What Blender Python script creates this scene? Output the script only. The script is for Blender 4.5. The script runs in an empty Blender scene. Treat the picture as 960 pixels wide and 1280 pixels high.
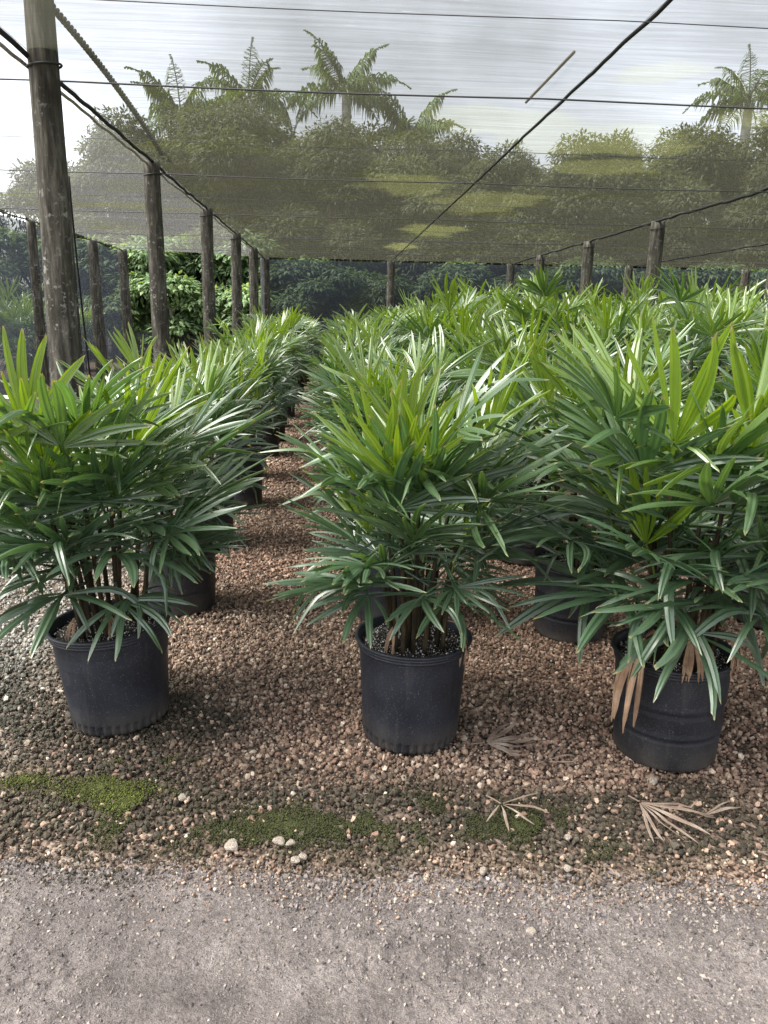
import bpy, math, random
import numpy as np
from mathutils import Matrix, Vector, Euler

sc = bpy.context.scene
col = sc.collection
PI = math.pi
rad = math.radians

# ------------------------------------------------------------------ camera
YAW, PITCH, ROLL = rad(4.0), rad(14.2), rad(1.1)
F = Vector((math.sin(YAW) * math.cos(PITCH), math.cos(YAW) * math.cos(PITCH), -math.sin(PITCH)))
R = F.cross(Vector((0, 0, 1))).normalized()
U = R.cross(F)
R2 = R * math.cos(ROLL) + U * math.sin(ROLL)
U2 = U * math.cos(ROLL) - R * math.sin(ROLL)
cam = bpy.data.cameras.new('camera')
cam.sensor_fit = 'VERTICAL'
cam.sensor_height = 24.0
cam.lens = 24.0 * 961.0 / 1280.0
cam.clip_start = 0.05
cam.clip_end = 2000
cam_o = bpy.data.objects.new('camera', cam)
cam_o.matrix_world = Matrix(((R2.x, U2.x, -F.x, 0), (R2.y, U2.y, -F.y, 0), (R2.z, U2.z, -F.z, 1.5), (0, 0, 0, 1)))
col.objects.link(cam_o)
sc.camera = cam_o

# ------------------------------------------------------------------ sky, sun, exposure
SUN_AZ, SUN_EL = rad(-95), rad(56)
world = bpy.data.worlds.new('World')
sc.world = world
world.use_nodes = True
nt = world.node_tree
bg = nt.nodes['Background']
sky = nt.nodes.new('ShaderNodeTexSky')
sky.sky_type = 'NISHITA'
sky.sun_disc = False
sky.sun_elevation = SUN_EL
sky.sun_rotation = SUN_AZ
sky.air_density = 1.0
sky.dust_density = 3.0
hs = nt.nodes.new('ShaderNodeHueSaturation')
hs.inputs['Saturation'].default_value = 0.30
hs.inputs['Value'].default_value = 1.0
nt.links.new(sky.outputs[0], hs.inputs['Color'])
tc = nt.nodes.new('ShaderNodeTexCoord')
cn = nt.nodes.new('ShaderNodeTexNoise')
cn.inputs['Scale'].default_value = 2.6
cn.inputs['Detail'].default_value = 6
nt.links.new(tc.outputs['Generated'], cn.inputs['Vector'])
cr = nt.nodes.new('ShaderNodeMapRange')
cr.inputs[1].default_value = 0.35
cr.inputs[2].default_value = 0.70
cr.inputs[3].default_value = 0.68
cr.inputs[4].default_value = 1.45
nt.links.new(cn.outputs[0], cr.inputs[0])
mu = nt.nodes.new('ShaderNodeMix')
mu.data_type = 'RGBA'
mu.blend_type = 'MULTIPLY'
mu.inputs['Factor'].default_value = 1.0
nt.links.new(hs.outputs[0], mu.inputs['A'])
nt.links.new(cr.outputs[0], mu.inputs['B'])
nt.links.new(mu.outputs['Result'], bg.inputs[0])
bg.inputs[1].default_value = 0.12

sun = bpy.data.lights.new('sun', 'SUN')
sun.energy = 4.2
sun.angle = rad(38)
sun.color = (1.0, 0.96, 0.9)
sun_o = bpy.data.objects.new('sun', sun)
sd = Vector((math.sin(SUN_AZ) * math.cos(SUN_EL), math.cos(SUN_AZ) * math.cos(SUN_EL), math.sin(SUN_EL)))
sun_o.rotation_euler = sd.to_track_quat('Z', 'Y').to_euler()
sun_o.location = sd * 60
col.objects.link(sun_o)

vs = sc.view_settings
vs.view_transform = 'Standard'
vs.look = 'None'
vs.gamma = 1.0
vs.exposure = 1.95
vs.use_curve_mapping = False
sc.render.engine = 'CYCLES'
cy = sc.cycles
cy.use_denoising = True
cy.max_bounces = 7
cy.diffuse_bounces = 3
cy.glossy_bounces = 3
cy.transmission_bounces = 4
cy.transparent_max_bounces = 40
cy.caustics_reflective = False
cy.caustics_refractive = False

rng = np.random.default_rng(7)
random.seed(7)

# ------------------------------------------------------------------ helpers
def tag(o, label=None, cat=None, group=None, kind=None):
    if label: o['label'] = label
    if cat: o['category'] = cat
    if group: o['group'] = group
    if kind: o['kind'] = kind
    return o

def empty(name, loc=(0, 0, 0), rot=(0, 0, 0), scale=1.0):
    o = bpy.data.objects.new(name, None)
    o.empty_display_size = 0.1
    o.location = loc
    o.rotation_euler = rot
    o.scale = (scale,) * 3
    col.objects.link(o)
    return o

def mesh_np(name, V, Fc, smooth=False, mat=None, cols=None, tip=None):
    """V (n,3), Fc (m,k) uniform faces -> mesh datablock."""
    V = np.asarray(V, dtype=np.float32)
    Fc = np.asarray(Fc, dtype=np.int32)
    me = bpy.data.meshes.new(name)
    m, k = Fc.shape
    me.vertices.add(len(V))
    me.vertices.foreach_set('co', V.ravel())
    me.loops.add(m * k)
    me.loops.foreach_set('vertex_index', Fc.ravel())
    me.polygons.add(m)
    me.polygons.foreach_set('loop_start', np.arange(0, m * k, k, dtype=np.int32))
    me.polygons.foreach_set('loop_total', np.full(m, k, dtype=np.int32))
    me.polygons.foreach_set('use_smooth', np.full(m, bool(smooth)))
    me.update(calc_edges=True)
    if cols is not None:
        a = me.attributes.new('col', 'FLOAT_COLOR', 'POINT')
        c4 = np.ones((len(V), 4), dtype=np.float32)
        c4[:, :3] = cols
        a.data.foreach_set('color', c4.ravel())
    if tip is not None:
        a = me.attributes.new('tip', 'FLOAT', 'POINT')
        a.data.foreach_set('value', np.asarray(tip, dtype=np.float32))
    if mat: me.materials.append(mat)
    return me

def ob(name, me, parent=None, loc=(0, 0, 0), rot=(0, 0, 0), scale=(1, 1, 1)):
    o = bpy.data.objects.new(name, me)
    o.parent = parent
    o.location = loc
    o.rotation_euler = rot
    o.scale = scale
    col.objects.link(o)
    return o

def tube(pts, radii, n=8, cap=True):
    pts = np.asarray(pts, float)
    m = len(pts)
    radii = np.broadcast_to(np.asarray(radii, float), (m,))
    T = np.gradient(pts, axis=0)
    T /= np.linalg.norm(T, axis=1)[:, None]
    ref = np.array([0, 0, 1.0]) if abs(T[m // 2, 2]) < 0.8 else np.array([1.0, 0, 0])
    A = np.cross(T, ref); A /= np.linalg.norm(A, axis=1)[:, None]
    B = np.cross(T, A)
    an = np.linspace(0, 2 * PI, n, endpoint=False)
    V = pts[:, None] + radii[:, None, None] * (A[:, None] * np.cos(an)[None, :, None] + B[:, None] * np.sin(an)[None, :, None])
    V = V.reshape(-1, 3)
    i, j = np.meshgrid(np.arange(m - 1), np.arange(n), indexing='ij')
    a = i * n + j; b = i * n + (j + 1) % n
    Q = np.stack([a, b, b + n, a + n], -1).reshape(-1, 4)
    if cap:
        extra = []
        for ring in (0, m - 1):
            c = len(V); V = np.vstack([V, pts[ring]])
            for jj in range(n):
                a0, b0 = ring * n + jj, ring * n + (jj + 1) % n
                extra.append([b0, a0, c, c] if ring == 0 else [a0, b0, c, c])
        ex = np.array(extra)
        # degenerate quads are avoided by using triangles split in half
        tri = []
        for q in ex: tri.append([q[0], q[1], q[2]])
        return V, Q, np.array(tri)
    return V, Q, np.zeros((0, 3), int)

def mesh_mixed(name, parts, smooth=True, mat=None):
    """parts: list of (V,Q,T)."""
    Vs, fs, off = [], [], 0
    for V, Q, T in parts:
        Vs.append(V)
        fs += [[int(x) + off for x in q] for q in Q] + [[int(x) + off for x in t] for t in T]
        off += len(V)
    me = bpy.data.meshes.new(name)
    me.from_pydata(np.vstack(Vs).tolist(), [], fs)
    if smooth: me.polygons.foreach_set('use_smooth', np.ones(len(me.polygons), bool))
    if mat: me.materials.append(mat)
    me.update()
    return me

def lathe(prof, n=48, radfn=None):
    prof = np.asarray(prof, float)
    m = len(prof)
    an = np.linspace(0, 2 * PI, n, endpoint=False)
    r = prof[:, 0][:, None] * np.ones(n)[None]
    if radfn is not None: r = radfn(r, prof[:, 1][:, None], an[None])
    V = np.stack([r * np.cos(an), r * np.sin(an), prof[:, 1][:, None] * np.ones(n)[None]], -1).reshape(-1, 3)
    i, j = np.meshgrid(np.arange(m - 1), np.arange(n), indexing='ij')
    a = i * n + j; b = i * n + (j + 1) % n
    return V, np.stack([a, b, b + n, a + n], -1).reshape(-1, 4)

_perm = np.random.default_rng(3).random((256, 256))
def vnoise(x, y):
    xi = np.floor(x).astype(int); yi = np.floor(y).astype(int)
    fx = x - xi; fy = y - yi
    fx = fx * fx * (3 - 2 * fx); fy = fy * fy * (3 - 2 * fy)
    g = lambda a, b: _perm[a % 256, b % 256]
    return (g(xi, yi) * (1 - fx) + g(xi + 1, yi) * fx) * (1 - fy) + (g(xi, yi + 1) * (1 - fx) + g(xi + 1, yi + 1) * fx) * fy
def fbm(x, y, o=4):
    s = 0; a = 0.5; t = 0
    for k in range(o):
        s = s + a * vnoise(x * 2 ** k + 17 * k, y * 2 ** k + 9 * k); t += a; a *= 0.5
    return s / t

# ------------------------------------------------------------------ materials
class NT:
    def __init__(s, name):
        s.m = bpy.data.materials.new(name); s.m.use_nodes = True
        s.t = s.m.node_tree; s.t.nodes.clear()
        s.out = s.n('OutputMaterial')
    def n(s, k, **kw):
        x = s.t.nodes.new('ShaderNode' + k)
        for a, b in kw.items(): setattr(x, a, b)
        return x
    def l(s, a, b): s.t.links.new(a, b)
    def noise(s, scale, detail=4, vec=None, rough=0.55):
        x = s.n('TexNoise'); x.inputs['Scale'].default_value = scale; x.inputs['Detail'].default_value = detail
        x.inputs['Roughness'].default_value = rough
        if vec is not None: s.l(vec, x.inputs['Vector'])
        return x.outputs[0]
    def ramp(s, fac, stops):
        x = s.n('ValToRGB'); e = x.color_ramp.elements
        while len(e) < len(stops): e.new(0.5)
        for k, (p, c) in enumerate(stops):
            e[k].position = p; e[k].color = (*c, 1) if len(c) == 3 else c
        s.l(fac, x.inputs[0]); return x.outputs[0]
    def mix(s, fac, a, b, mode='MIX'):
        x = s.n('Mix'); x.data_type = 'RGBA'; x.blend_type = mode
        for sock, v in ((x.inputs['Factor'], fac), (x.inputs['A'], a), (x.inputs['B'], b)):
            if isinstance(v, (int, float)): sock.default_value = v
            elif isinstance(v, tuple): sock.default_value = (*v, 1)
            else: s.l(v, sock)
        return x.outputs['Result']
    def rng(s, v, a, b, c, d):
        x = s.n('MapRange'); s.l(v, x.inputs[0])
        for i, q in enumerate((a, b, c, d)): x.inputs[i + 1].default_value = q
        return x.outputs[0]
    def math(s, op, a, b):
        x = s.n('Math'); x.operation = op
        for i, v in enumerate((a, b)):
            if isinstance(v, (int, float)): x.inputs[i].default_value = v
            else: s.l(v, x.inputs[i])
        return x.outputs[0]
    def bump(s, h, strength=0.3, dist=0.01):
        x = s.n('Bump'); x.inputs['Strength'].default_value = strength; x.inputs['Distance'].default_value = dist
        s.l(h, x.inputs['Height']); return x.outputs[0]
    def pbsdf(s, color, rough=0.6, spec=0.5, normal=None, coat=0.0):
        p = s.n('BsdfPrincipled')
        if isinstance(color, tuple): p.inputs['Base Color'].default_value = (*color, 1)
        else: s.l(color, p.inputs['Base Color'])
        if isinstance(rough, (int, float)): p.inputs['Roughness'].default_value = rough
        else: s.l(rough, p.inputs['Roughness'])
        p.inputs['Specular IOR Level'].default_value = spec
        p.inputs['Coat Weight'].default_value = coat
        p.inputs['Coat Roughness'].default_value = 0.30
        if normal is not None: s.l(normal, p.inputs['Normal'])
        return p.outputs[0]
    def coord(s, which='Object', scale=None):
        c = s.n('TexCoord').outputs[which]
        if scale is None: return c
        mp = s.n('Mapping'); mp.inputs['Scale'].default_value = scale; s.l(c, mp.inputs[0]); return mp.outputs[0]
    def done(s, shader): s.l(shader, s.out.inputs[0]); return s.m

def foliage_mat(name, source, rough=0.41, trans=0.28, spec=1.0, tips=True):
    k = NT(name)
    if source == 'object':
        c = k.n('ObjectInfo').outputs['Color']
    else:
        a = k.n('Attribute'); a.attribute_name = 'col'; c = a.outputs['Color']
    nz = k.noise(9, 3, k.coord('Object'))
    c = k.mix(1.0, c, k.ramp(nz, [(0.3, (0.82, 0.84, 0.85)), (0.7, (1.15, 1.12, 1.0))]), 'MULTIPLY')
    if tips:
        t = k.n('Attribute'); t.attribute_name = 'tip'
        c = k.mix(k.rng(t.outputs['Fac'], 0.955, 0.985, 0, 0.8), c, (0.30, 0.25, 0.12))
    geo = k.n('NewGeometry')
    under = k.mix(geo.outputs['Backfacing'], c, k.mix(0.25, c, (0.16, 0.24, 0.10)))
    p = k.pbsdf(under, rough, spec, None, 0.7 if tips else 0.0)
    tr = k.n('BsdfTranslucent')
    k.l(k.mix(1.0, c, (2.1, 1.9, 0.7), 'MULTIPLY'), tr.inputs[0])
    ms = k.n('MixShader'); ms.inputs[0].default_value = trans
    k.l(p, ms.inputs[1]); k.l(tr.outputs[0], ms.inputs[2])
    return k.done(ms.outputs[0])

M = {}
M['leaf'] = foliage_mat('palm_leaf', 'object')
M['crown'] = foliage_mat('palm_crown', 'attr')
M['tree'] = foliage_mat('tree_leaf', 'attr', rough=0.6, trans=0.30, spec=0.25, tips=False)

k = NT('dead_leaf'); nz = k.noise(14, 4, k.coord('Object', (1, 1, 1)))
M['dead'] = k.done(k.pbsdf(k.ramp(nz, [(0.3, (0.16, 0.095, 0.055)), (0.55, (0.30, 0.20, 0.13)), (0.75, (0.42, 0.33, 0.25))]), 0.75, 0.2))
k = NT('dead_grey'); nz = k.noise(14, 4, k.coord('Object'))
M['deadgrey'] = k.done(k.pbsdf(k.ramp(nz, [(0.3, (0.115, 0.080, 0.060)), (0.55, (0.225, 0.168, 0.13)), (0.75, (0.33, 0.27, 0.22))]), 0.8, 0.2))

k = NT('cane'); c = k.coord('Object', (8, 8, 3)); nz = k.noise(6, 5, c)
M['cane'] = k.done(k.pbsdf(k.ramp(nz, [(0.35, (0.018, 0.016, 0.010)), (0.6, (0.05, 0.038, 0.02)), (0.8, (0.10, 0.075, 0.045))]), 0.85, 0.2, k.bump(nz, 0.8, 0.004)))

def pot_mat(name, tint):
    k = NT(name); c = k.coord('Object')
    n1 = k.noise(7, 5, c); sp = k.noise(260, 1, c)
    streak = k.noise(5, 3, k.coord('Object', (9, 9, 0.8)))
    base = k.mix(k.rng(n1, 0.4, 0.75, 0, 0.5), tint, tuple(x * 2.0 + 0.006 for x in tint))
    base = k.mix(k.rng(streak, 0.55, 0.8, 0, 0.28), base, (0.085, 0.082, 0.08))
    base = k.mix(k.rng(sp, 0.65, 0.72, 0, 0.42), base, (0.24, 0.22, 0.20))
    z = k.n('SeparateXYZ'); k.l(c, z.inputs[0])
    dirt = k.math('MULTIPLY', k.rng(z.outputs[2], 0.0, 0.12, 1, 0), k.rng(n1, 0.35, 0.7, 0.1, 0.8))
    base = k.mix(dirt, base, (0.10, 0.085, 0.065))
    return k.done(k.pbsdf(base, k.rng(n1, 0.3, 0.7, 0.42, 0.62), 0.45, k.bump(k.noise(30, 3, c), 0.12, 0.004)))
M['pot'] = pot_mat('black_pot_plastic', (0.0115, 0.0138, 0.0205))
M['pot_black'] = pot_mat('dull_pot_plastic', (0.0105, 0.0120, 0.0165))

k = NT('potting_soil'); c = k.coord('Object'); nz = k.noise(60, 6, c); sp = k.noise(190, 1, c)
base = k.ramp(nz, [(0.35, (0.012, 0.010, 0.009)), (0.7, (0.05, 0.04, 0.034))])
M['soil'] = k.done(k.pbsdf(k.mix(k.rng(sp, 0.62, 0.66, 0, 0.8), base, (0.55, 0.53, 0.50)), 0.9, 0.2, k.bump(nz, 1.0, 0.01)))
k = NT('perlite'); M['perlite'] = k.done(k.pbsdf((0.72, 0.70, 0.67), 0.8))

k = NT('post_wood'); c = k.coord('Object', (7, 7, 0.9)); g = k.noise(4, 8, c, 0.65); c2 = k.coord('Object')
base = k.ramp(g, [(0.3, (0.020, 0.019, 0.016)), (0.5, (0.064, 0.060, 0.049)), (0.72, (0.19, 0.18, 0.15))])
lich = k.noise(22, 6, c2, 0.7); big = k.noise(2.2, 3, c2)
lf = k.math('MULTIPLY', k.rng(lich, 0.56, 0.62, 0, 1), k.rng(big, 0.48, 0.62, 0, 0.85))
base = k.mix(lf, base, (0.42, 0.42, 0.38))
dk = k.noise(3.1, 4, c2)
base = k.mix(k.rng(dk, 0.5, 0.68, 0, 0.75), base, (0.022, 0.020, 0.014))
M['wood'] = k.done(k.pbsdf(base, 0.9, 0.2, k.bump(g, 0.9, 0.02)))

def simple(name, c, rough=0.6, spec=0.4, nscale=None):
    k = NT(name)
    if nscale:
        nz = k.noise(nscale, 4, k.coord('Object'))
        cc = k.ramp(nz, [(0.35, tuple(x * 0.6 for x in c)), (0.65, tuple(x * 1.3 for x in c))])
        return k.done(k.pbsdf(cc, rough, spec, k.bump(nz, 0.3, 0.003)))
    return k.done(k.pbsdf(c, rough, spec))
M['rope'] = simple('black_rope', (0.018, 0.018, 0.017), 0.8, 0.3, 40)
M['cord'] = simple('pale_cord', (0.34, 0.33, 0.30), 0.8, 0.3, 40)
M['wire'] = simple('dark_wire', (0.05, 0.05, 0.055), 0.5, 0.5)
M['strap'] = simple('rubber_strap', (0.03, 0.03, 0.03), 0.7, 0.4)
M['bark'] = simple('tree_bark', (0.13, 0.11, 0.09), 0.9, 0.2, 5)
M['palebark'] = simple('pale_bark', (0.42, 0.41, 0.38), 0.9, 0.2, 5)

def cloth_mat(name, open_, body, diff=0.5, stains=(), streak=0.22, axis='x', tintmix=0.0):
    """Woven shade net: open fraction lets light straight through, yarn scatters it."""
    k = NT(name); co = k.coord('Object')
    sx = (0.35, 9, 9) if axis == 'x' else (9, 9, 0.35)
    s1 = k.noise(3.0, 6, k.coord('Object', sx), 0.7)
    s2 = k.noise(10.0, 4, k.coord('Object', sx), 0.7)
    big = k.noise(0.55, 4, co)
    op = k.math('ADD', open_ - 0.5 * streak, k.math('MULTIPLY', s1, streak))
    op = k.math('ADD', op, k.math('MULTIPLY', k.math('SUBTRACT', big, 0.5), 0.16))
    gap = k.math('MULTIPLY', k.rng(s2, 0.66, 0.71, 0, 1), k.rng(big, 0.46, 0.62, 0, 0.45))
    op = k.math('ADD', op, gap)
    bc = k.mix(k.rng(big, 0.35, 0.7, 0, 0.6), body, tuple(x * 1.5 for x in body))
    bc = k.mix(k.rng(k.noise(1.1, 4, k.coord('Object', (0.5, 1.6, 1))), 0.52, 0.72, 0, 0.55), bc, (body[0] * 1.25, body[1] * 1.3, body[2] * 0.55))
    if stains:
        geo = k.n('SeparateXYZ'); k.l(co, geo.inputs[0])
        wob = k.math('MULTIPLY', k.math('SUBTRACT', k.noise(1.7, 7, co, 0.68), 0.5), 2.2)
        tot = None
        for (cx, cy_, rx, ry, stg) in stains:
            dx = k.math('DIVIDE', k.math('SUBTRACT', geo.outputs[0], cx), rx)
            dy = k.math('DIVIDE', k.math('SUBTRACT', geo.outputs[1], cy_), ry)
            d = k.math('SQRT', k.math('ADD', k.math('MULTIPLY', dx, dx), k.math('MULTIPLY', dy, dy)), 0)
            d = k.math('ADD', d, wob)
            e = k.rng(d, 0.70, 1.02, stg, 0)
            tot = e if tot is None else k.math('MAXIMUM', tot, e)
        bc = k.mix(tot, bc, (0.17, 0.18, 0.065))
        op = k.math('SUBTRACT', op, k.math('MULTIPLY', tot, 0.10))
    cl = k.n('Clamp'); k.l(op, cl.inputs[0]); cl.inputs[1].default_value = 0.02; cl.inputs[2].default_value = 0.95
    d = k.n('BsdfDiffuse'); k.l(bc, d.inputs[0])
    t = k.n('BsdfTranslucent'); k.l(bc, t.inputs[0])
    m1 = k.n('MixShader'); m1.inputs[0].default_value = diff; k.l(d.outputs[0], m1.inputs[1]); k.l(t.outputs[0], m1.inputs[2])
    tp = k.n('BsdfTransparent')
    m2 = k.n('MixShader'); k.l(cl.outputs[0], m2.inputs[0]); k.l(m1.outputs[0], m2.inputs[1]); k.l(tp.outputs[0], m2.inputs[2])
    return k.done(m2.outputs[0])

STAINS = [(1.78, 14.5, 0.62, 1.1, 0.45), (2.05, 11.0, 0.75, 1.0, 0.28), (1.35, 6.6, 0.75, 0.5, 0.35), (2.35, 7.2, 0.9, 0.7, 0.35),
          (2.75, 8.3, 0.7, 0.5, 0.3), (1.5, 17.8, 0.4, 0.9, 0.6), (2.05, 5.2, 0.3, 0.25, 0.35), (3.3, 6.2, 0.5, 0.35, 0.3), (0.9, 9.7, 0.6, 0.8, 0.3)]
M['roof'] = cloth_mat('shade_net_roof', 0.41, (0.036, 0.036, 0.027), 0.55, STAINS, streak=0.50)
M['roof_side'] = cloth_mat('shade_net_side_roof', 0.54, (0.11, 0.11, 0.105), 0.6)
M['side'] = cloth_mat('shade_net_side_wall', 0.27, (0.026, 0.030, 0.038), 0.5, streak=0.16, axis='z')
M['wall'] = cloth_mat('shade_net_wall', 0.37, (0.050, 0.058, 0.072), 0.5, streak=0.14, axis='z')

# ground
k = NT('gravel_ground'); c = k.coord('Object')
vo = k.n('TexVoronoi'); vo.inputs['Scale'].default_value = 62; k.l(c, vo.inputs['Vector'])
hsv = k.n('SeparateColor'); k.l(vo.outputs['Color'], hsv.inputs[0])
base = k.ramp(hsv.outputs[0], [(0.0, (0.045, 0.036, 0.028)), (0.4, (0.10, 0.072, 0.055)), (0.7, (0.16, 0.115, 0.088)), (1.0, (0.27, 0.21, 0.165))])
ed = k.rng(vo.outputs['Distance'], 0.0, 0.7, 1.0, 0.0)
big = k.noise(0.8, 4, c)
base = k.mix(k.rng(big, 0.45, 0.7, 0, 0.6), base, (0.075, 0.07, 0.055))
M['ground'] = k.done(k.pbsdf(base, 0.9, 0.2, k.bump(ed, 1.0, 0.012)))

k = NT('compacted_path'); c = k.coord('Object')
n1 = k.noise(3.2, 8, c, 0.68); n2 = k.noise(55, 6, c, 0.7); n3 = k.noise(150, 3, c, 0.7)
base = k.ramp(n1, [(0.32, (0.080, 0.069, 0.065)), (0.5, (0.165, 0.144, 0.138)), (0.68, (0.26, 0.231, 0.222))])
base = k.mix(k.rng(n2, 0.52, 0.68, 0, 0.6), base, (0.075, 0.066, 0.062))
base = k.mix(k.rng(n3, 0.62, 0.72, 0, 0.35), base, (0.28, 0.26, 0.23))
n4 = k.noise(340, 3, c, 0.75); n5 = k.noise(95, 4, c, 0.7)
base = k.mix(1.0, base, k.ramp(n4, [(0.30, (0.55, 0.54, 0.53)), (0.50, (0.95, 0.95, 0.95)), (0.70, (1.55, 1.52, 1.46))]), 'MULTIPLY')
base = k.mix(1.0, base, k.ramp(n5, [(0.35, (0.72, 0.71, 0.70)), (0.65, (1.22, 1.22, 1.2))]), 'MULTIPLY')
h = k.math('ADD', k.math('MULTIPLY', n2, 1.0), k.math('MULTIPLY', n3, 0.45))
M['path'] = k.done(k.pbsdf(base, 0.75, 0.3, k.bump(h, 1.0, 0.016)))

def attr_mat(name, rough=0.85, nscale=70):
    k = NT(name); a = k.n('Attribute'); a.attribute_name = 'col'
    nz = k.noise(nscale, 4, k.coord('Object'), 0.7)
    c = k.mix(1.0, a.outputs['Color'], k.ramp(nz, [(0.3, (0.55, 0.55, 0.55)), (0.7, (1.3, 1.28, 1.25))]), 'MULTIPLY')
    return k.done(k.pbsdf(c, rough, 0.3, k.bump(nz, 0.5, 0.004)))
M['stone'] = attr_mat('gravel_stone', 0.85, 120)
M['moss'] = attr_mat('moss', 0.95, 60)

# ------------------------------------------------------------------ ground and path
def ground_z(x, y):
    return 0.0 * x

g = ob('ground', mesh_np('ground', [(-150, -60, 0), (150, -60, 0), (150, 240, 0), (-150, 240, 0)], [[0, 1, 2, 3]], mat=M['ground']))
tag(g, 'brown gravel ground spread under the potted palms and shade house', 'ground', kind='structure')

def path_edge(x):
    return 1.80 - 0.10 * (x - 0.1) + 0.10 * (fbm(np.asarray(x * 2.2 + 5.0, float), np.zeros_like(np.asarray(x, float)) + 3.3, 4) - 0.5)
nx, ny = 620, 240
xs = np.concatenate([np.linspace(-6, -1.5, 40, endpoint=False), np.linspace(-1.5, 1.7, 540, endpoint=False), np.linspace(1.7, 6, 40)])
ys = np.linspace(0, 1, ny)
X, T = np.meshgrid(xs, ys, indexing='ij')
Y = np.where(T < 0.15, -3.0 + 4.0 * (T / 0.15), 1.0 + (path_edge(X) + 0.02 - 1.0) * (T - 0.15) / 0.85)
def path_z(x, y):
    rough_ = np.clip((fbm(x * 4 + 9, y * 4 + 2, 3) - 0.25) * 2, 0.25, 1.2)
    return 0.014 + 0.012 * (fbm(x * 3, y * 3, 3) - 0.5) + rough_ * (0.017 * (fbm(x * 18, y * 18, 3) - 0.5) + 0.013 * (fbm(x * 55, y * 55, 2) - 0.5)) - 0.014 * np.clip((y - path_edge(x) + 0.10) / 0.12, 0, 1)
Z = path_z(X, Y)
i, j = np.meshgrid(np.arange(nx - 1), np.arange(ny - 1), indexing='ij')
a = i * ny + j
Q = np.stack([a, a + ny, a + ny + 1, a + 1], -1).reshape(-1, 4)
p = ob('path', mesh_np('path', np.stack([X, Y, Z], -1).reshape(-1, 3), Q, smooth=True, mat=M['path']))
tag(p, 'grey compacted dirt path in front of the gravel bed', 'path', kind='structure')

# ------------------------------------------------------------------ gravel
ph = (1 + 5 ** 0.5) / 2
ICO_V = np.array([(-1, ph, 0), (1, ph, 0), (-1, -ph, 0), (1, -ph, 0), (0, -1, ph), (0, 1, ph), (0, -1, -ph), (0, 1, -ph), (ph, 0, -1), (ph, 0, 1), (-ph, 0, -1), (-ph, 0, 1)])
ICO_V /= np.linalg.norm(ICO_V[0])
ICO_F = np.array([(0, 11, 5), (0, 5, 1), (0, 1, 7), (0, 7, 10), (0, 10, 11), (1, 5, 9), (5, 11, 4), (11, 10, 2), (10, 7, 6), (7, 1, 8), (3, 9, 4), (3, 4, 2), (3, 2, 6), (3, 6, 8), (3, 8, 9), (4, 9, 5), (2, 4, 11), (6, 2, 10), (8, 6, 7), (9, 8, 1)])
OCT_V = np.array([(1, 0, 0), (-1, 0, 0), (0, 1, 0), (0, -1, 0), (0, 0, 1), (0, 0, -1)], float)
OCT_F = np.array([(0, 2, 4), (2, 1, 4), (1, 3, 4), (3, 0, 4), (2, 0, 5), (1, 2, 5), (3, 1, 5), (0, 3, 5)])

def rand_rot(n, r):
    q = r.normal(size=(n, 4)); q /= np.linalg.norm(q, axis=1)[:, None]
    w, x, y, z = q.T
    return np.stack([1 - 2 * (y * y + z * z), 2 * (x * y - z * w), 2 * (x * z + y * w), 2 * (x * y + z * w), 1 - 2 * (x * x + z * z), 2 * (y * z - x * w), 2 * (x * z - y * w), 2 * (y * z + x * w), 1 - 2 * (x * x + y * y)], -1).reshape(n, 3, 3)

def lumps(pos, size, cols, base=(ICO_V, ICO_F), jit=0.28, flat=0.7, r=rng):
    n = len(pos); bv, bf = base; m = len(bv)
    sc3 = size[:, None] * np.stack([r.uniform(0.8, 1.25, n), r.uniform(0.65, 1.0, n), r.uniform(flat - 0.15, flat + 0.2, n)], -1)
    V = bv[None] * (1 + r.uniform(-jit, jit, (n, m, 1))) * sc3[:, None]
    V = np.einsum('nij,nmj->nmi', rand_rot(n, r), V) + pos[:, None]
    Fc = bf[None] + (np.arange(n) * m)[:, None, None]
    C = np.repeat(cols[:, None], m, 1)
    return V.reshape(-1, 3), Fc.reshape(-1, bf.shape[1]), C.reshape(-1, 3)

# pots: rows (x), rows begin at y0
ROWS = [(-0.80, 2.72), (0.29, 2.56), (1.20, 2.42), (2.30, 2.45), (3.36, 2.5), (4.42, 2.6), (5.48, 2.5), (6.55, 2.6), (7.6, 2.5), (8.7, 2.6)]
def pot_spots():
    out = []
    r = np.random.default_rng(21)
    for ri, (x, y0) in enumerate(ROWS):
        for kx in range(17):
            y = y0 + 1.125 * kx + (r.uniform(-0.06, 0.06) if kx else 0)
            xx = x + (r.uniform(-0.05, 0.05) if kx else 0) + 0.006 * kx
            if y > 20.6: break
            if xx > 0.62 * y + 1.3: continue
            out.append((ri, kx, xx, y))
    return out
SPOTS = pot_spots()

def moss_amount(x, y):
    """dark algae film on the gravel: strong in a ragged band along the path, weaker on the open side"""
    n = fbm(x * 2.6 + 11, y * 3.4 + 4, 4)
    band = np.clip(1 - np.abs(y - (2.06 - 0.10 * x)) / 0.42, 0, 1)
    left = np.clip((-0.25 - x) / 0.35, 0, 1) * np.clip((3.6 - y) / 0.9, 0, 1)
    v = np.clip(1.15 * band + 0.75 * left, 0, 1.2)
    return np.clip((v * 1.45 + (n - 0.5) * 2.6) - 0.30, 0, 1)

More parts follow.
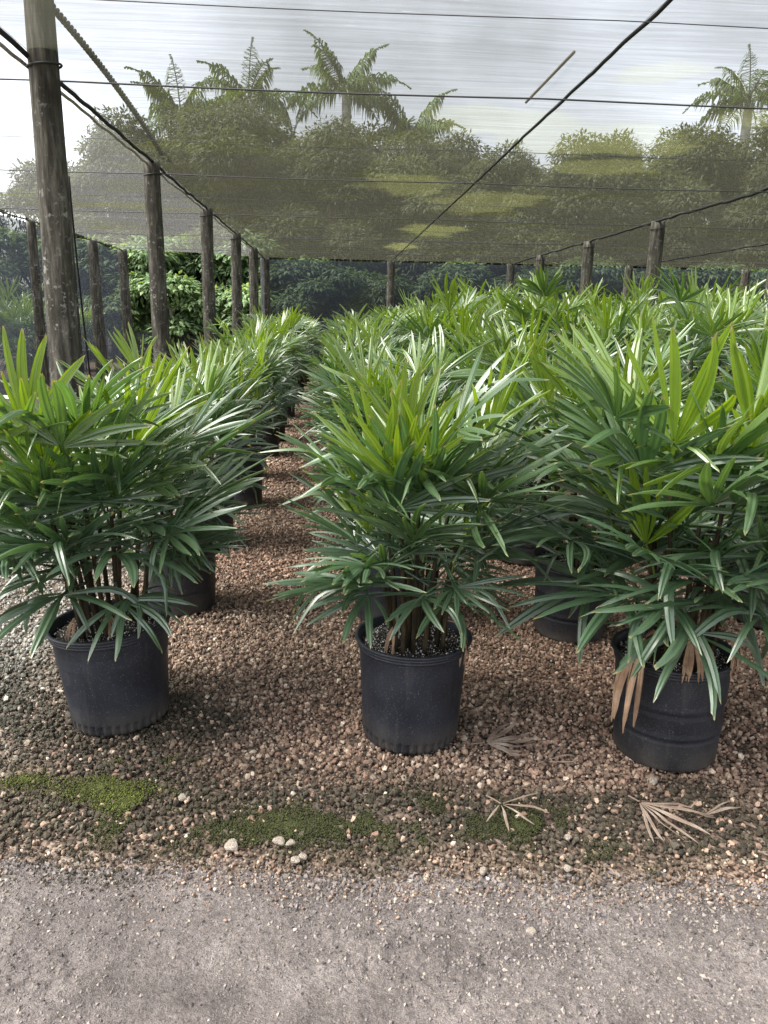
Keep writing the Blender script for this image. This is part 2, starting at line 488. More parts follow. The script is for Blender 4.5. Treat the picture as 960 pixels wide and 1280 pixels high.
def stone_cols(x, y, r):
    n = len(x)
    t = r.random(n)
    pal = np.array([(0.14, 0.105, 0.085), (0.22, 0.150, 0.115), (0.29, 0.205, 0.158), (0.36, 0.265, 0.205), (0.44, 0.35, 0.28), (0.56, 0.48, 0.40)])
    warm = fbm(x * 0.9 + 3, y * 0.9 + 8, 3)
    idx = np.clip(np.searchsorted(np.array([0.18, 0.44, 0.68, 0.85, 0.955]), t), 0, 5)
    c = pal[idx] * np.array([1.0, 0.99, 0.95]) * (0.8 + 0.4 * r.random(n))[:, None]
    # reddish towards the aisle, greyer and paler on the open side and along the path
    red = np.clip((warm - 0.35) * 2.5, 0, 1)[:, None]
    c = c * (1 + red * np.array([0.06, -0.05, -0.08]))
    gl = np.clip((-0.95 - x) / 0.4, 0, 1)[:, None]
    grey = c.mean(1, keepdims=True) * np.array([1.12, 1.08, 0.95])
    c = c * (1 - gl) + grey * gl
    front = np.clip((2.9 - y) / 0.8, 0, 1)[:, None] * np.clip((x - 0.1) / 0.6, 0, 1)[:, None]
    c = c * (1 + 0.15 * front)
    ma = moss_amount(x, y)[:, None] * (r.random((n, 1)) < 0.88)
    dark = np.array([0.027, 0.028, 0.018]) * (0.6 + 0.9 * r.random((n, 1)))
    return c * (1 - 0.88 * ma) + dark * 0.88 * ma

FRONT_POTS = [(x, y) for (ri, kx, x, y) in SPOTS if kx < 3 and ri < 4]
def clear_pots(x, y, rad_):
    keep = np.ones(len(x), bool)
    for px, py in FRONT_POTS: keep &= (x - px) ** 2 + (y - py) ** 2 > rad_ ** 2
    return keep

def gravel_field(x0, x1, y0, y1, dens, smin, smax, base, r, fr=0.66, extra=0.45):
    n = int((x1 - x0) * (y1 - y0) * dens)
    x = r.uniform(x0, x1, n); y = r.uniform(y0, y1, n)
    keep = (x < fr * y + extra) & (x > -0.50 * y - extra)
    e = path_edge(x)
    keep &= (y > e - 0.07 - 0.26 * r.random(n) ** 3 * np.clip((fbm(x * 4 + 2, y * 4 + 6, 3) - 0.3) * 3, 0, 1)) & clear_pots(x, y, 0.155)
    x, y = x[keep], y[keep]; n = len(x)
    s = smin + (smax - smin) * r.random(n) ** 2.6
    z = s * 0.35 + 0.010 * r.random(n) - 0.002 + np.clip((e[keep] - y) * 0.12, 0, 0.008)
    big = np.clip((y - path_edge(x) + 0.15) / 0.30, 0.45, 1)
    s = s * big
    return lumps(np.stack([x, y, z], -1), s, stone_cols(x, y, r), base, r=r)

rg = np.random.default_rng(11)
fields = [gravel_field(-2.0, 2.7, 1.60, 3.7, 7400, 0.0042, 0.0135, (ICO_V, ICO_F), rg)]
V1, F1, C1 = fields[0]
gv = ob('gravel', mesh_np('gravel', V1, F1, mat=M['stone'], cols=C1))
tag(gv, 'loose brown and tan gravel stones around the front pots', 'gravel', kind='stuff')
fa = gravel_field(-2.9, 3.6, 3.7, 6.6, 3400, 0.008, 0.0155, (OCT_V, OCT_F), rg)
fb = gravel_field(-3.6, 0.6, 6.6, 13.0, 1500, 0.012, 0.021, (OCT_V, OCT_F), rg)
Vb = np.vstack([fa[0], fb[0]]); Fb = np.vstack([fa[1], fb[1] + len(fa[0])]); Cb = np.vstack([fa[2], fb[2]])
gv2 = ob('gravel', mesh_np('gravel', Vb, Fb, mat=M['stone'], cols=Cb))
tag(gv2, 'reddish brown gravel running along the aisles between the palm rows', 'gravel', kind='stuff')

# grit pressed into the path
n = 90000
x = rg.uniform(-1.5, 1.7, n); y = rg.uniform(0.9, 2.0, n)
e = path_edge(x)
patch = fbm(x * 2.3 + 31, y * 2.3 + 7, 3)
keep = (y < e + 0.06) & (rg.random(n) < 0.30 + 0.55 * np.exp(-np.abs(e - y) / 0.20) + 0.5 * np.clip(x / 1.0, 0, 0.6) + 1.2 * (patch - 0.5))
x, y, e = x[keep], y[keep], e[keep]; n = len(x)
s = (0.0013 + 0.0058 * rg.random(n) ** 4.0) * (1 + 0.6 * np.exp(-np.abs(e - y) / 0.12))
tt = rg.random((n, 1))
c = np.where(tt < 0.15, np.array([0.26, 0.23, 0.195]), np.where(tt < 0.84, np.array([0.19, 0.166, 0.159]), np.array([0.09, 0.078, 0.074]))) * (0.65 + 0.6 * rg.random((n, 1)))
Vg, Fg, Cg = lumps(np.stack([x, y, path_z(x, y) + 0.0002], -1), s, c, (OCT_V, OCT_F), r=rg)
gr = ob('grit', mesh_np('grit', Vg, Fg, mat=M['stone'], cols=Cg))
tag(gr, 'fine pale grit pressed into the grey dirt path', 'grit', kind='stuff')

# moss: cushions of tiny tufts
def moss_patch(patches, label, n, cA, cB, r):
    P = []
    n = int(n * 1.7)
    for (cx, cy_, rx, ry, w) in patches:
        m = int(n * w)
        a = r.uniform(0, 2 * PI, m); q = np.abs(r.normal(0, 0.62, m))
        P.append(np.stack([cx + rx * q * np.cos(a), cy_ + ry * q * np.sin(a)], -1))
    P = np.vstack(P)
    keep = (fbm(P[:, 0] * 9, P[:, 1] * 9, 3) > 0.47 + 0.12 * r.random(len(P))) & (P[:, 1] > path_edge(P[:, 0]) - 0.02)
    P = P[keep]; m = len(P)
    s = 0.0012 + 0.0026 * r.random(m)
    z = 0.010 + 0.009 * r.random(m)
    t = r.random((m, 1)) * np.clip(fbm(P[:, 0] * 5, P[:, 1] * 5, 3)[:, None] * 1.6, 0, 1)
    c = np.array(cA) * (1 - t) + np.array(cB) * t
    V, Fc, C = lumps(np.column_stack([P, z]), s, c, (OCT_V, OCT_F), r=r, flat=0.9)
    return tag(ob('moss', mesh_np('moss', V, Fc, mat=M['moss'], cols=C)), label, 'moss', kind='stuff')
moss_patch([(-0.735, 2.235, 0.17, 0.10, 1.3), (-0.64, 2.16, 0.09, 0.07, 0.5), (-1.0, 2.29, 0.12, 0.05, 0.3), (-0.72, 2.39, 0.3, 0.05, 0.25)], 'bright lime green moss patch in front of the wide tilted pot', 3400, (0.038, 0.042, 0.016), (0.14, 0.165, 0.032), rg)
moss_patch([(-0.12, 2.02, 0.36, 0.12, 1.4), (0.25, 2.04, 0.34, 0.13, 1.5), (0.58, 1.99, 0.26, 0.11, 0.8), (0.84, 1.83, 0.25, 0.07, 0.4), (-0.55, 2.02, 0.3, 0.12, 0.6)], 'dark olive moss band between the gravel and the dirt path', 5200, (0.030, 0.032, 0.016), (0.068, 0.080, 0.022), rg)

# single pale stones
stone_spots = [(-0.285, 1.928, 0.021), (-0.150, 1.945, 0.017), (-0.118, 1.938, 0.013), (-0.10, 1.865, 0.013), (-0.08, 1.88, 0.012), (0.42, 1.80, 0.011), (0.50, 1.58, 0.011), (0.66, 1.80, 0.012), (1.07, 2.20, 0.016), (0.70, 1.93, 0.012), (-0.47, 2.17, 0.013)]
def stone_mesh(name, r):
    import bmesh
    bm = bmesh.new(); bmesh.ops.create_icosphere(bm, subdivisions=2, radius=1)
    for v in bm.verts:
        d = v.co.copy()
        v.co *= 1 + 0.22 * math.sin(d.x * 3.1 + r * 2) * math.cos(d.y * 2.7 + r) + random.uniform(-0.07, 0.07)
        v.co.z *= 0.68; v.co.x *= 1.15
    me = bpy.data.meshes.new(name); bm.to_mesh(me); bm.free()
    return me
k = NT('pale_stone'); nz = k.noise(3, 6, k.coord('Object'), 0.7)
pale = k.done(k.pbsdf(k.ramp(nz, [(0.3, (0.30, 0.25, 0.20)), (0.55, (0.52, 0.45, 0.37)), (0.75, (0.66, 0.60, 0.52))]), 0.9, 0.2, k.bump(nz, 0.7, 0.1)))
for q, (x, y, s) in enumerate(stone_spots):
    me = stone_mesh('stone', q); me.materials.append(pale)
    o = ob('stone', me, loc=(x, y, 0.012 + s * 0.45), rot=(random.uniform(-.3, .3), random.uniform(-.3, .3), random.uniform(0, 6)), scale=(s,) * 3)
    tag(o, 'pale rough stone lying loose where the gravel meets the path', 'stone', 'pale stones along the path edge')

# ------------------------------------------------------------------ palm leaves
def leaf_arrays(r, nseg, A, L, W, e0, droop, pet, nr=9, strips=4, kink=0.2):
    """fan leaf: petiole base at the origin, blade towards +x. returns V, quads, tip value"""
    Vs, Qs, Ts, off = [], [], [], 0
    m = 6
    s = np.linspace(0, 1, m)
    pts = np.stack([pet * s, 0 * s, pet * 0.10 * np.sin(s * PI * 0.6)], -1)
    V, Q, _ = tube(pts, np.linspace(0.0042, 0.0030, m), 5 if strips > 2 else 3, cap=False)
    Vs.append(V); Qs.append(Q); Ts.append(np.zeros(len(V))); off += len(V)
    hub = pts[-1]
    ang = np.linspace(-A, A, nseg) + r.normal(0, 0.05, nseg)
    for a in ang:
        Ls = L * (0.80 + 0.20 * math.cos(a * 0.8)) * r.uniform(0.88, 1.08)
        Ws = W * r.uniform(0.75, 1.15)
        dr = droop * r.uniform(0.6, 1.4)
        t = np.linspace(0, 1, nr)
        phi = e0 + 0.12 * abs(a) * r.uniform(0, 1) - dr * t ** 1.25
        if r.random() < kink:
            kp = r.uniform(0.35, 0.75)
            phi = phi - r.uniform(0.5, 1.3) / (1 + np.exp(-(t - kp) * 22))
        phi = np.maximum(phi, -1.5)
        side = r.normal(0, 0.10) * t ** 1.5
        dt = Ls / (nr - 1)
        hx = np.cos(phi); hz = np.sin(phi)
        cx = np.concatenate([[0], np.cumsum((hx[1:] + hx[:-1]) * 0.5 * dt)])
        cz = np.concatenate([[0], np.cumsum((hz[1:] + hz[:-1]) * 0.5 * dt)])
        dirx = np.cos(a + side); diry = np.sin(a + side)
        cen = np.stack([hub[0] + 0.008 * math.cos(a) + cx * dirx, hub[1] + 0.008 * math.sin(a) + cx * diry, hub[2] + cz], -1)
        wprof = np.interp(t, [0, 0.12, 0.32, 0.50, 0.78, 0.94, 1.0], [0.18, 0.46, 0.90, 1.0, 0.80, 0.52, 0.34])
        half = 0.5 * Ws * wprof
        roll = r.normal(0, 0.28) + r.normal(0, 0.15) * t
        lat = np.stack([-diry, dirx, 0 * t], -1)
        nrm = np.stack([-hz * dirx, -hz * diry, hx], -1)
        w2 = lat * np.cos(roll)[:, None] + nrm * np.sin(roll)[:, None]
        n2 = nrm * np.cos(roll)[:, None] - lat * np.sin(roll)[:, None]
        nc = strips + 1
        u = np.linspace(-1, 1, nc)
        pleat = np.array([0.0 if c % 2 == 0 else 1.0 for c in range(nc)]) * 0.28 - 0.20 * np.abs(u) ** 2
        P = cen[:, None] + half[:, None, None] * (w2[:, None] * u[None, :, None] + n2[:, None] * pleat[None, :, None])
        tang = np.stack([hx * dirx, hx * diry, hz], -1)[-1]
        ext = r.uniform(-0.02, 0.03, nc) * L
        ext[0] -= 0.012; ext[-1] -= 0.012
        P[-1] += tang[None] * ext[:, None]
        for c in range(strips):
            sv = P[:, c:c + 2].reshape(-1, 3)
            ii = np.arange(nr - 1) * 2
            q = np.stack([ii, ii + 1, ii + 3, ii + 2], -1) + off
            Vs.append(sv); Qs.append(q); Ts.append(np.repeat(t, 2)); off += len(sv)
    return np.vstack(Vs), np.vstack(Qs), np.concatenate(Ts)

rl = np.random.default_rng(5)
def leafset(nr, strips):
    S = {'new': [], 'mid': [], 'old': []}
    for q in range(5):
        S['new'].append(leaf_arrays(rl, int(rl.integers(5, 8)), rl.uniform(0.55, 1.0), rl.uniform(0.21, 0.28), rl.uniform(0.020, 0.026), 0.10, rl.uniform(0.08, 0.30), rl.uniform(0.07, 0.13), nr, strips, 0.06))
    for q in range(8):
        S['mid'].append(leaf_arrays(rl, int(rl.integers(9, 13)), rl.uniform(1.35, 2.0), rl.uniform(0.22, 0.30), rl.uniform(0.020, 0.027), 0.15, rl.uniform(0.20, 0.55), rl.uniform(0.12, 0.22), nr, strips, 0.12))
    for q in range(7):
        S['old'].append(leaf_arrays(rl, int(rl.integers(6, 10)), rl.uniform(1.1, 1.8), rl.uniform(0.20, 0.28), rl.uniform(0.023, 0.031), 0.0, rl.uniform(0.45, 0.95), rl.uniform(0.10, 0.20), nr, strips, 0.3))
    return S
HI = leafset(9, 4)
LO = leafset(6, 2)
LEAF_ME = {kk: [mesh_np('leaf', V, Q, smooth=True, mat=M['leaf'], tip=T) for V, Q, T in vv] for kk, vv in HI.items()}

def palm_plan(r, nst, H, spread, leaves=6, zmin=0.25):
    """canes and leaf placements (relative to soil centre)"""
    canes, lv = [], []
    for q in range(nst):
        a = q * 2.4 + r.uniform(-0.5, 0.5)
        rb = 0.03 + 0.10 * math.sqrt((q + 0.5) / nst)
        bx, by = rb * math.cos(a), rb * math.sin(a)
        hh = H * (r.uniform(0.74, 1.0) if q % 5 < 3 else r.uniform(0.30, 0.7))
        lean = r.uniform(0.02, 0.11) * spread
        tx, ty = bx + lean * math.cos(a) * hh * 1.6, by + lean * math.sin(a) * hh * 1.6
        s = np.linspace(0, 1, 6)
        pts = np.stack([bx + (tx - bx) * s ** 1.4, by + (ty - by) * s ** 1.4, hh * s - 0.02], -1)
        canes.append(pts)
        nl = max(3, int(round(leaves * hh / H + r.uniform(-0.6, 0.9))))
        for m in range(nl):
            f = 1 - (m + r.uniform(-0.2, 0.2)) / nl * 0.82
            f = min(f, 1.0)
            age = m / max(1, nl - 1)
            z = hh * f
            px = np.interp(f, s, pts[:, 0]); py = np.interp(f, s, pts[:, 1])
            az = a + m * 2.4 + r.uniform(-0.4, 0.4)
            # lean away from the clump centre
            ox, oy = math.cos(az) + 0.9 * math.cos(a), math.sin(az) + 0.9 * math.sin(a)
            az = math.atan2(oy, ox)
            hfrac = z / H
            if m == 0 and r.random() < 0.75: kind, el = 'new', r.uniform(50, 82)
            elif age < 0.45: kind, el = 'mid', r.uniform(22, 55)
            elif age < 0.8: kind, el = ('mid' if r.random() < 0.55 else 'old'), r.uniform(0, 32)
            else: kind, el = 'old', r.uniform(-12, 16)
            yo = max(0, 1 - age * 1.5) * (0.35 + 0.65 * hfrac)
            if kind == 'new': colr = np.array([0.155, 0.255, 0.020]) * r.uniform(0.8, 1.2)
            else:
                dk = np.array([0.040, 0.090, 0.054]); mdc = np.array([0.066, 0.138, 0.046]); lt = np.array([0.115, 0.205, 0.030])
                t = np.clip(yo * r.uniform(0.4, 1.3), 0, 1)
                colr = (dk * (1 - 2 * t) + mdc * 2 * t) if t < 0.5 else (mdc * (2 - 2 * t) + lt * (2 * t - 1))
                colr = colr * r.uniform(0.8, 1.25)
            if z < zmin: continue
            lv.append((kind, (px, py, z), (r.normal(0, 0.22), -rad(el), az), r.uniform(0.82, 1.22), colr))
    return canes, lv

def cane_mesh(canes):
    parts = [tube(p, np.linspace(0.0100, 0.0065, len(p)), 6) for p in canes]
    return mesh_mixed('canes', parts, True, M['cane'])

# ------------------------------------------------------------------ pots
POT_CACHE = {}
def pot_meshes(kind, rt, rb, h):
    key = (kind, rt, rb, h)
    if key in POT_CACHE: return POT_CACHE[key]
    mat = M['pot'] if kind == 'notched' else M['pot_black']
    N = 144 if kind == 'notched' else 64
    prof = [(rb * 0.55, 0.0), (rb - 0.010, 0.0), (rb - 0.002, 0.004)]
    def rr(z): return rb + (rt - 0.008 - rb) * (z / h)
    zs = [0.012, 0.024, 0.036, 0.040, 0.046, 0.07] + list(np.linspace(0.10, h - 0.035, 14))
    for z in zs: prof.append((rr(z), z))
    if kind == 'ringed':
        prof = [(rb * 0.55, 0.0), (rb - 0.010, 0.0), (rb - 0.002, 0.004)]
        for z in np.linspace(0.012, h - 0.035, 40):
            gv_ = sum(math.exp(-((z - g0) / 0.005) ** 2) for g0 in (h * 0.30, h * 0.56))
            bul = sum(math.exp(-((z - g0 - 0.012) / 0.010) ** 2) for g0 in (h * 0.30, h * 0.56))
            prof.append((rr(z) - 0.006 * gv_ + 0.003 * bul, z))
    def notch(r_, z, an):
        if kind != 'notched': return r_ * (1 + 0.006 * np.sin(2 * an + 0.7) * (z / h))
        dent = 0.010 * (np.sin(an * 36) > 0.35) * np.clip((0.041 - z) / 0.003, 0, 1) * (z > 0.002)
        return r_ - dent + 0.0015 * np.sin(2 * an + 0.4) * (z / h)
    V, Q = lathe(prof, N, notch)
    body = mesh_np('pot_body', V, Q, smooth=True, mat=mat)
    # rolled rim with two steps below, then the inner wall
    z0 = h - 0.036
    rp = [(rt - 0.0085, z0 - 0.001), (rt - 0.003, z0 + 0.001), (rt - 0.002, z0 + 0.008), (rt - 0.0045, z0 + 0.010), (rt - 0.0005, z0 + 0.013), (rt + 0.0005, z0 + 0.020), (rt - 0.003, z0 + 0.022),
          (rt + 0.004, z0 + 0.024), (rt + 0.008, z0 + 0.029), (rt + 0.007, z0 + 0.034), (rt + 0.002, z0 + 0.037), (rt - 0.005, z0 + 0.036), (rt - 0.010, z0 + 0.030), (rt - 0.013, z0 - 0.05), (rt - 0.015, z0 - 0.09)]
    V, Q = lathe(rp, 72, lambda r_, z, an: r_ * (1 + 0.010 * np.sin(2 * an + 0.5) + 0.004 * np.sin(5 * an + 1)))
    rim = mesh_np('rim', V, Q, smooth=True, mat=mat)
    # soil dish
    sp = [(rt - 0.010, h - 0.038)] + [((rt - 0.010) * f, h - 0.032 + 0.012 * (1 - f)) for f in np.linspace(0.9, 0.04, 9)]
    V, Q = lathe(sp, 40)
    V[:, 2] += 0.012 * (fbm(V[:, 0] * 30 + 50, V[:, 1] * 30 + 50, 3) - 0.5)
    soil = mesh_np('soil', V, Q, smooth=True, mat=M['soil'])
    m = 420
    r = np.random.default_rng(int(rt * 10000))
    a = r.uniform(0, 2 * PI, m); q = np.sqrt(r.uniform(0.05, 0.97, m)) * (rt - 0.018)
    pz = h - 0.028 + 0.010 * (1 - q / rt) + 0.003 * r.random(m)
    V, Fc, C = lumps(np.stack([q * np.cos(a), q * np.sin(a), pz], -1), 0.0016 + 0.0022 * r.random(m), np.ones((m, 3)), (OCT_V, OCT_F), r=r)
    perl = mesh_np('perlite', V, Fc, mat=M['perlite'])
    POT_CACHE[key] = (body, rim, soil, perl)
    return POT_CACHE[key]

# far crowns, several variants as one mesh each
def crown_variant(r, nst, H, spread, leaves):
    canes, lv = palm_plan(r, nst, H, spread, leaves)
    Vs, Qs, Ts, Cs, off = [], [], [], [], 0
    for kind, loc, rot, s, colr in lv:
        V, Q, T = LO[kind][int(r.integers(len(LO[kind])))]
        Mx = np.array(Euler(rot, 'XYZ').to_matrix())
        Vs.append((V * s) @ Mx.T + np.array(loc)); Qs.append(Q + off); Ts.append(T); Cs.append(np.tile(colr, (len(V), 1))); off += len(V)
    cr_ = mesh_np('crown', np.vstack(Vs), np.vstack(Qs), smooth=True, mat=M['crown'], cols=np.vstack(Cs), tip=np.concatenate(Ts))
    return cr_, cane_mesh(canes)
rv = np.random.default_rng(99)
FAR = [crown_variant(rv, 15, rv.uniform(0.78, 0.90), 1.1, 8.5) for q in range(8)]

ORD = ['first', 'second', 'third', 'fourth', 'fifth', 'sixth', 'seventh', 'eighth', 'ninth', 'tenth', 'eleventh', 'twelfth', 'thirteenth', 'fourteenth', 'fifteenth', 'sixteenth', 'seventeenth']
special = {
    (0, 0): dict(kind='notched', rt=0.213, rb=0.176, h=0.385, tilt=-3.2, H=0.64, nst=17, spread=1.5, seed=44, ls=1.14, label='lady palm with lime new leaves in a wide tilted black pot beside mossy gravel'),
    (1, 0): dict(kind='notched', rt=0.203, rb=0.174, h=0.385, tilt=0.6, H=0.66, nst=16, spread=1.2, seed=52, ls=1.04, label='tall lady palm in a smooth black pot with notched foot, dry leaf beside it'),
    (2, 0): dict(kind='ringed', rt=0.203, rb=0.176, h=0.385, tilt=-0.8, H=0.67, nst=17, spread=1.5, seed=63, ls=1.20, label='lady palm with brown dead leaves hanging over a ringed black pot'),
}
DETAIL_Y = 7.0
rp_ = np.random.default_rng(123)
for (ri, kx, x, y) in SPOTS:
    spc = special.get((ri, kx))
    near = (y < DETAIL_Y and x < 0.62 * y + 0.6)
    if spc: kind, rt, rb, h = spc['kind'], spc['rt'], spc['rb'], spc['h']
    else: kind, rt, rb, h = ('notched' if rp_.random() < 0.55 else 'ringed'), 0.195, 0.168, 0.385
    root = empty('potted_palm', (x, y, 0.014), (0, rad(spc['tilt'] if spc else rp_.uniform(-3.5, 3.5)), rp_.uniform(0, 6.28) if not spc else 0))
    if spc: lab = spc['label']
    else: lab = 'lady palm in black pot, %s from the path, %s row counted from the mossy posts' % (ORD[kx], ORD[ri])
    tag(root, lab, 'potted palm', 'potted lady palms in rows')
    body, rim, soil, perl = pot_meshes(kind, rt, rb, h)
    pb = ob('pot_body', body, root)
    ob('rim', rim, pb)
    ob('soil', soil, root)
    if kx < 3 and ri < 4: tag(ob('perlite', perl, root), kind='stuff')
    if near:
        r = np.random.default_rng(spc['seed'] if spc else 1000 + ri * 40 + kx)
        canes, lv = palm_plan(r, spc['nst'] if spc else 15, spc['H'] if spc else r.uniform(0.63, 0.80) + (0.0 if ri < 2 else 0.08 if ri == 2 else 0.30 if kx > 1 else 0.12), spc['spread'] if spc else (0.95 if ri < 2 else 1.25), 9.5 if spc else 8.5, 0.20 if spc else 0.25)
        for p in canes:
            ob('cane', mesh_mixed('cane', [tube(p, np.linspace(0.0100, 0.0065, len(p)), 6)], True, M['cane']), root, (0, 0, h - 0.03))
        for (kd, loc, rot, s, colr) in lv:
            me = LEAF_ME[kd][int(r.integers(len(LEAF_ME[kd])))]
            s = s * (spc['ls'] if spc else (0.98 if ri < 2 else 1.06))
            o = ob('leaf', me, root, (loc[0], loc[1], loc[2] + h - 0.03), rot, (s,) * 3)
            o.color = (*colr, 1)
    else:
        cr_, cn_ = FAR[int(rp_.integers(len(FAR)))]
        s = rp_.uniform(0.86, 1.12) * (1.0 if ri < 2 else 1.14 if ri == 2 else 1.32)
        ob('canes', cn_, root, (0, 0, h - 0.03), scale=(1, 1, s))
        ob('crown', cr_, root, (0, 0, h - 0.03), scale=(s, s, s))

# dead leaves hanging from the palm in the ringed pot and a few brown sheaths elsewhere
DEAD = [mesh_np('dead_leaf', *leaf_arrays(rl, 5, 0.45, 0.20, 0.017, -0.7, 1.2, 0.04, 8, 4, 0.0)[:2], mat=M['dead']) for q in range(3)]
palm = {}
for o in list(col.objects):
    if o.name.startswith('potted_palm') and o.parent is None: palm[o.name] = o
roots = [o for o in col.objects if o.name.startswith('potted_palm')]
def root_at(x, y): return min(roots, key=lambda o: (o.location.x - x) ** 2 + (o.location.y - y) ** 2)
rR = root_at(1.235, 2.42)
for (az, dx, dy, z, s) in ((-2.45, -0.13, -0.12, 0.50, 1.5), (-1.75, -0.02, -0.13, 0.50, 0.8), (-1.35, 0.03, -0.12, 0.47, 0.65), (-0.9, 0.10, -0.10, 0.50, 0.75)):
    ob('dead_leaf', DEAD[int(rl.integers(3))], rR, (dx, dy, z), (0, rad(6), az), (s,) * 3)
rM = root_at(0.285, 2.56)
for (az, dx, dy, z, s) in ((-0.35, 0.10, -0.08, 0.47, 0.8), (-2.4, -0.05, -0.06, 0.46, 0.7)):
    ob('dead_leaf', DEAD[int(rl.integers(3))], rM, (dx, dy, z), (0, rad(10), az), (s,) * 3)
rL = root_at(-0.83, 2.72)
for (az, dx, dy, z, s) in ((-2.0, -0.08, -0.06, 0.43, 0.6), (-1.0, 0.0, -0.05, 0.45, 0.6)):
    ob('dead_leaf', DEAD[int(rl.integers(3))], rL, (dx, dy, z), (0, rad(0), az), (s,) * 3)

# fallen dry leaves on the gravel
def fallen(x, y, az, nseg, A, L, W, pet, label, droop=0.12):
    V, Q, T = leaf_arrays(rl, nseg, A, L, W, 0.12, droop, pet, 9, 4, 0.1)
    V[:, 2] = np.abs(0.6 * V[:, 2]) + 0.004 + 0.012 * fbm(V[:, 0] * 14 + 40, V[:, 1] * 14 + 40, 2)
    V[:, 0] += 0.03 * (fbm(V[:, 0] * 9 + 20, V[:, 1] * 9 + 60, 2) - 0.5); V[:, 1] += 0.05 * (fbm(V[:, 0] * 9 + 70, V[:, 1] * 9 + 10, 2) - 0.5)
    o = ob('fallen_leaf', mesh_np('fallen_leaf', V, Q, smooth=True, mat=M['deadgrey']), None, (x, y, 0.024), (0, 0, az))
    tag(o, label, 'dead leaf')
fallen(0.50, 2.43, 0.0, 7, 0.9, 0.17, 0.019, 0.05, 'curled dry brown palm leaf beside the notched foot of a pot', 0.9)
fallen(0.50, 2.12, -1.0, 5, 1.3, 0.13, 0.008, 0.06, 'thin shrivelled dry leaf lying on dark moss')
fallen(0.955, 2.10, -1.1, 9, 0.75, 0.21, 0.013, 0.04, 'large fan shaped dry leaf fallen in front of the ringed pot')
fallen(0.70, 2.30, 0.3, 3, 0.5, 0.11, 0.010, 0.03, 'small dry leaf scrap on tan gravel between two pots')
fallen(1.12, 1.99, 0.35, 2, 0.15, 0.13, 0.011, 0.02, 'narrow dry leaf strip beside the large fan shaped dry leaf')

# ------------------------------------------------------------------ posts
def post(x, y, z1, r0, r1, label, lean=(0, 0), seed=0, straps=(), group='rough timber posts of the shade house', mat='wood'):
    r = np.random.default_rng(seed)
    n, m = 20, 34
    t = np.linspace(0, 1, m)
    an = np.linspace(0, 2 * PI, n, endpoint=False)
    zz = -0.15 + (z1 + 0.15) * t
    ra = r0 + (r1 - r0) * t
    bend = 0.012 * np.sin(t * 3.0 + seed) * 1.0
    rr = ra[:, None] * (1 + 0.10 * (fbm(an[None] * 1.3 + seed, zz[:, None] * 2.2 + seed, 3) - 0.5) + 0.05 * np.sin(2 * an[None] + seed + zz[:, None]))
    V = np.stack([lean[0] * t[:, None] + bend[:, None] + rr * np.cos(an), lean[1] * t[:, None] + rr * np.sin(an), zz[:, None] + 0 * rr + (t[:, None] > 0.99) * 0.02 * np.sin(an * 3 + seed)], -1).reshape(-1, 3)
    i, j = np.meshgrid(np.arange(m - 1), np.arange(n), indexing='ij')
    a = i * n + j; b = i * n + (j + 1) % n
    Q = np.stack([a, b, b + n, a + n], -1).reshape(-1, 4)
    c = len(V); V = np.vstack([V, [lean[0], lean[1], z1 + 0.01]])
    T = np.array([[(m - 1) * n + jj, (m - 1) * n + (jj + 1) % n, c] for jj in range(n)])
    o = ob('post', mesh_mixed('post', [(V, Q, T)], True, M[mat]), None, (x, y, 0))
    tag(o, label, 'post', group)
    for zs in straps:
        f = (zs + 0.15) / (z1 + 0.15)
        rs = (r0 + (r1 - r0) * f) * 1.03 + 0.004
        th = np.linspace(0, 2 * PI, 33)
        pts = np.stack([lean[0] * f + rs * np.cos(th), lean[1] * f + rs * np.sin(th), zs + 0.015 * np.sin(th + 1)], -1)
        ob('strap', mesh_mixed('strap', [tube(pts, 0.007, 6, False)], True, M['strap']), o)
    return o
PX = -1.84
post(-1.80, 5.35, 3.55, 0.112, 0.088, 'thick lichen spotted timber post piercing the net roof, beside the first palm row', (0.05, 0), 1, (2.95,))
post(PX, 8.65, 2.99, 0.100, 0.085, 'white stained timber post, second from the path in the palm side line', (0, 0), 2, (2.88,))
post(PX, 12.15, 2.99, 0.105, 0.092, 'timber post under the seam rope, third from the path in the palm side line', (0, 0), 3, (2.9,))
post(PX, 15.6, 2.99, 0.105, 0.095, 'timber post under the seam rope, fourth from the path in the palm side line', (0, 0), 4, (2.9,))
post(PX, 18.9, 2.99, 0.11, 0.10, 'timber post under the seam rope, fifth from the path in the palm side line', (0, 0), 5)
post(PX, 22.1, 2.99, 0.13, 0.12, 'dark timber corner post where the back net meets the opening', (0, 0), 6)
for q, yy in enumerate((8.7, 12.2, 15.45, 19.0)):
    post(4.95, yy, 2.99, 0.115, 0.10, 'weathered timber post among the palms, %s from the path in the inner line' % ORD[q + 1], (0.02, 0), 11 + q, (2.9,))
for q, xx in enumerate((1.62, 4.95, 8.3, 11.7)):
    post(xx, 22.1, 2.99, 0.12, 0.11, 'dark timber post against the back net wall, %s from the corner post' % ORD[q], (0, 0), 21 + q)
post(-5.15, 11.0, 2.99, 0.10, 0.09, 'timber post of the side net wall, nearest to the path', (0, 0), 30)
post(-5.15, 14.3, 2.99, 0.085, 0.075, 'slim dark timber post of the side net wall near the thick lichen post', (0, 0), 31)
post(-5.13, 17.75, 2.99, 0.125, 0.11, 'pale split timber post halfway along the side net wall', (0, 0), 32)
post(-5.16, 20.35, 2.99, 0.13, 0.12, 'pale timber post where the side net wall ends at the opening', (0, 0), 33)

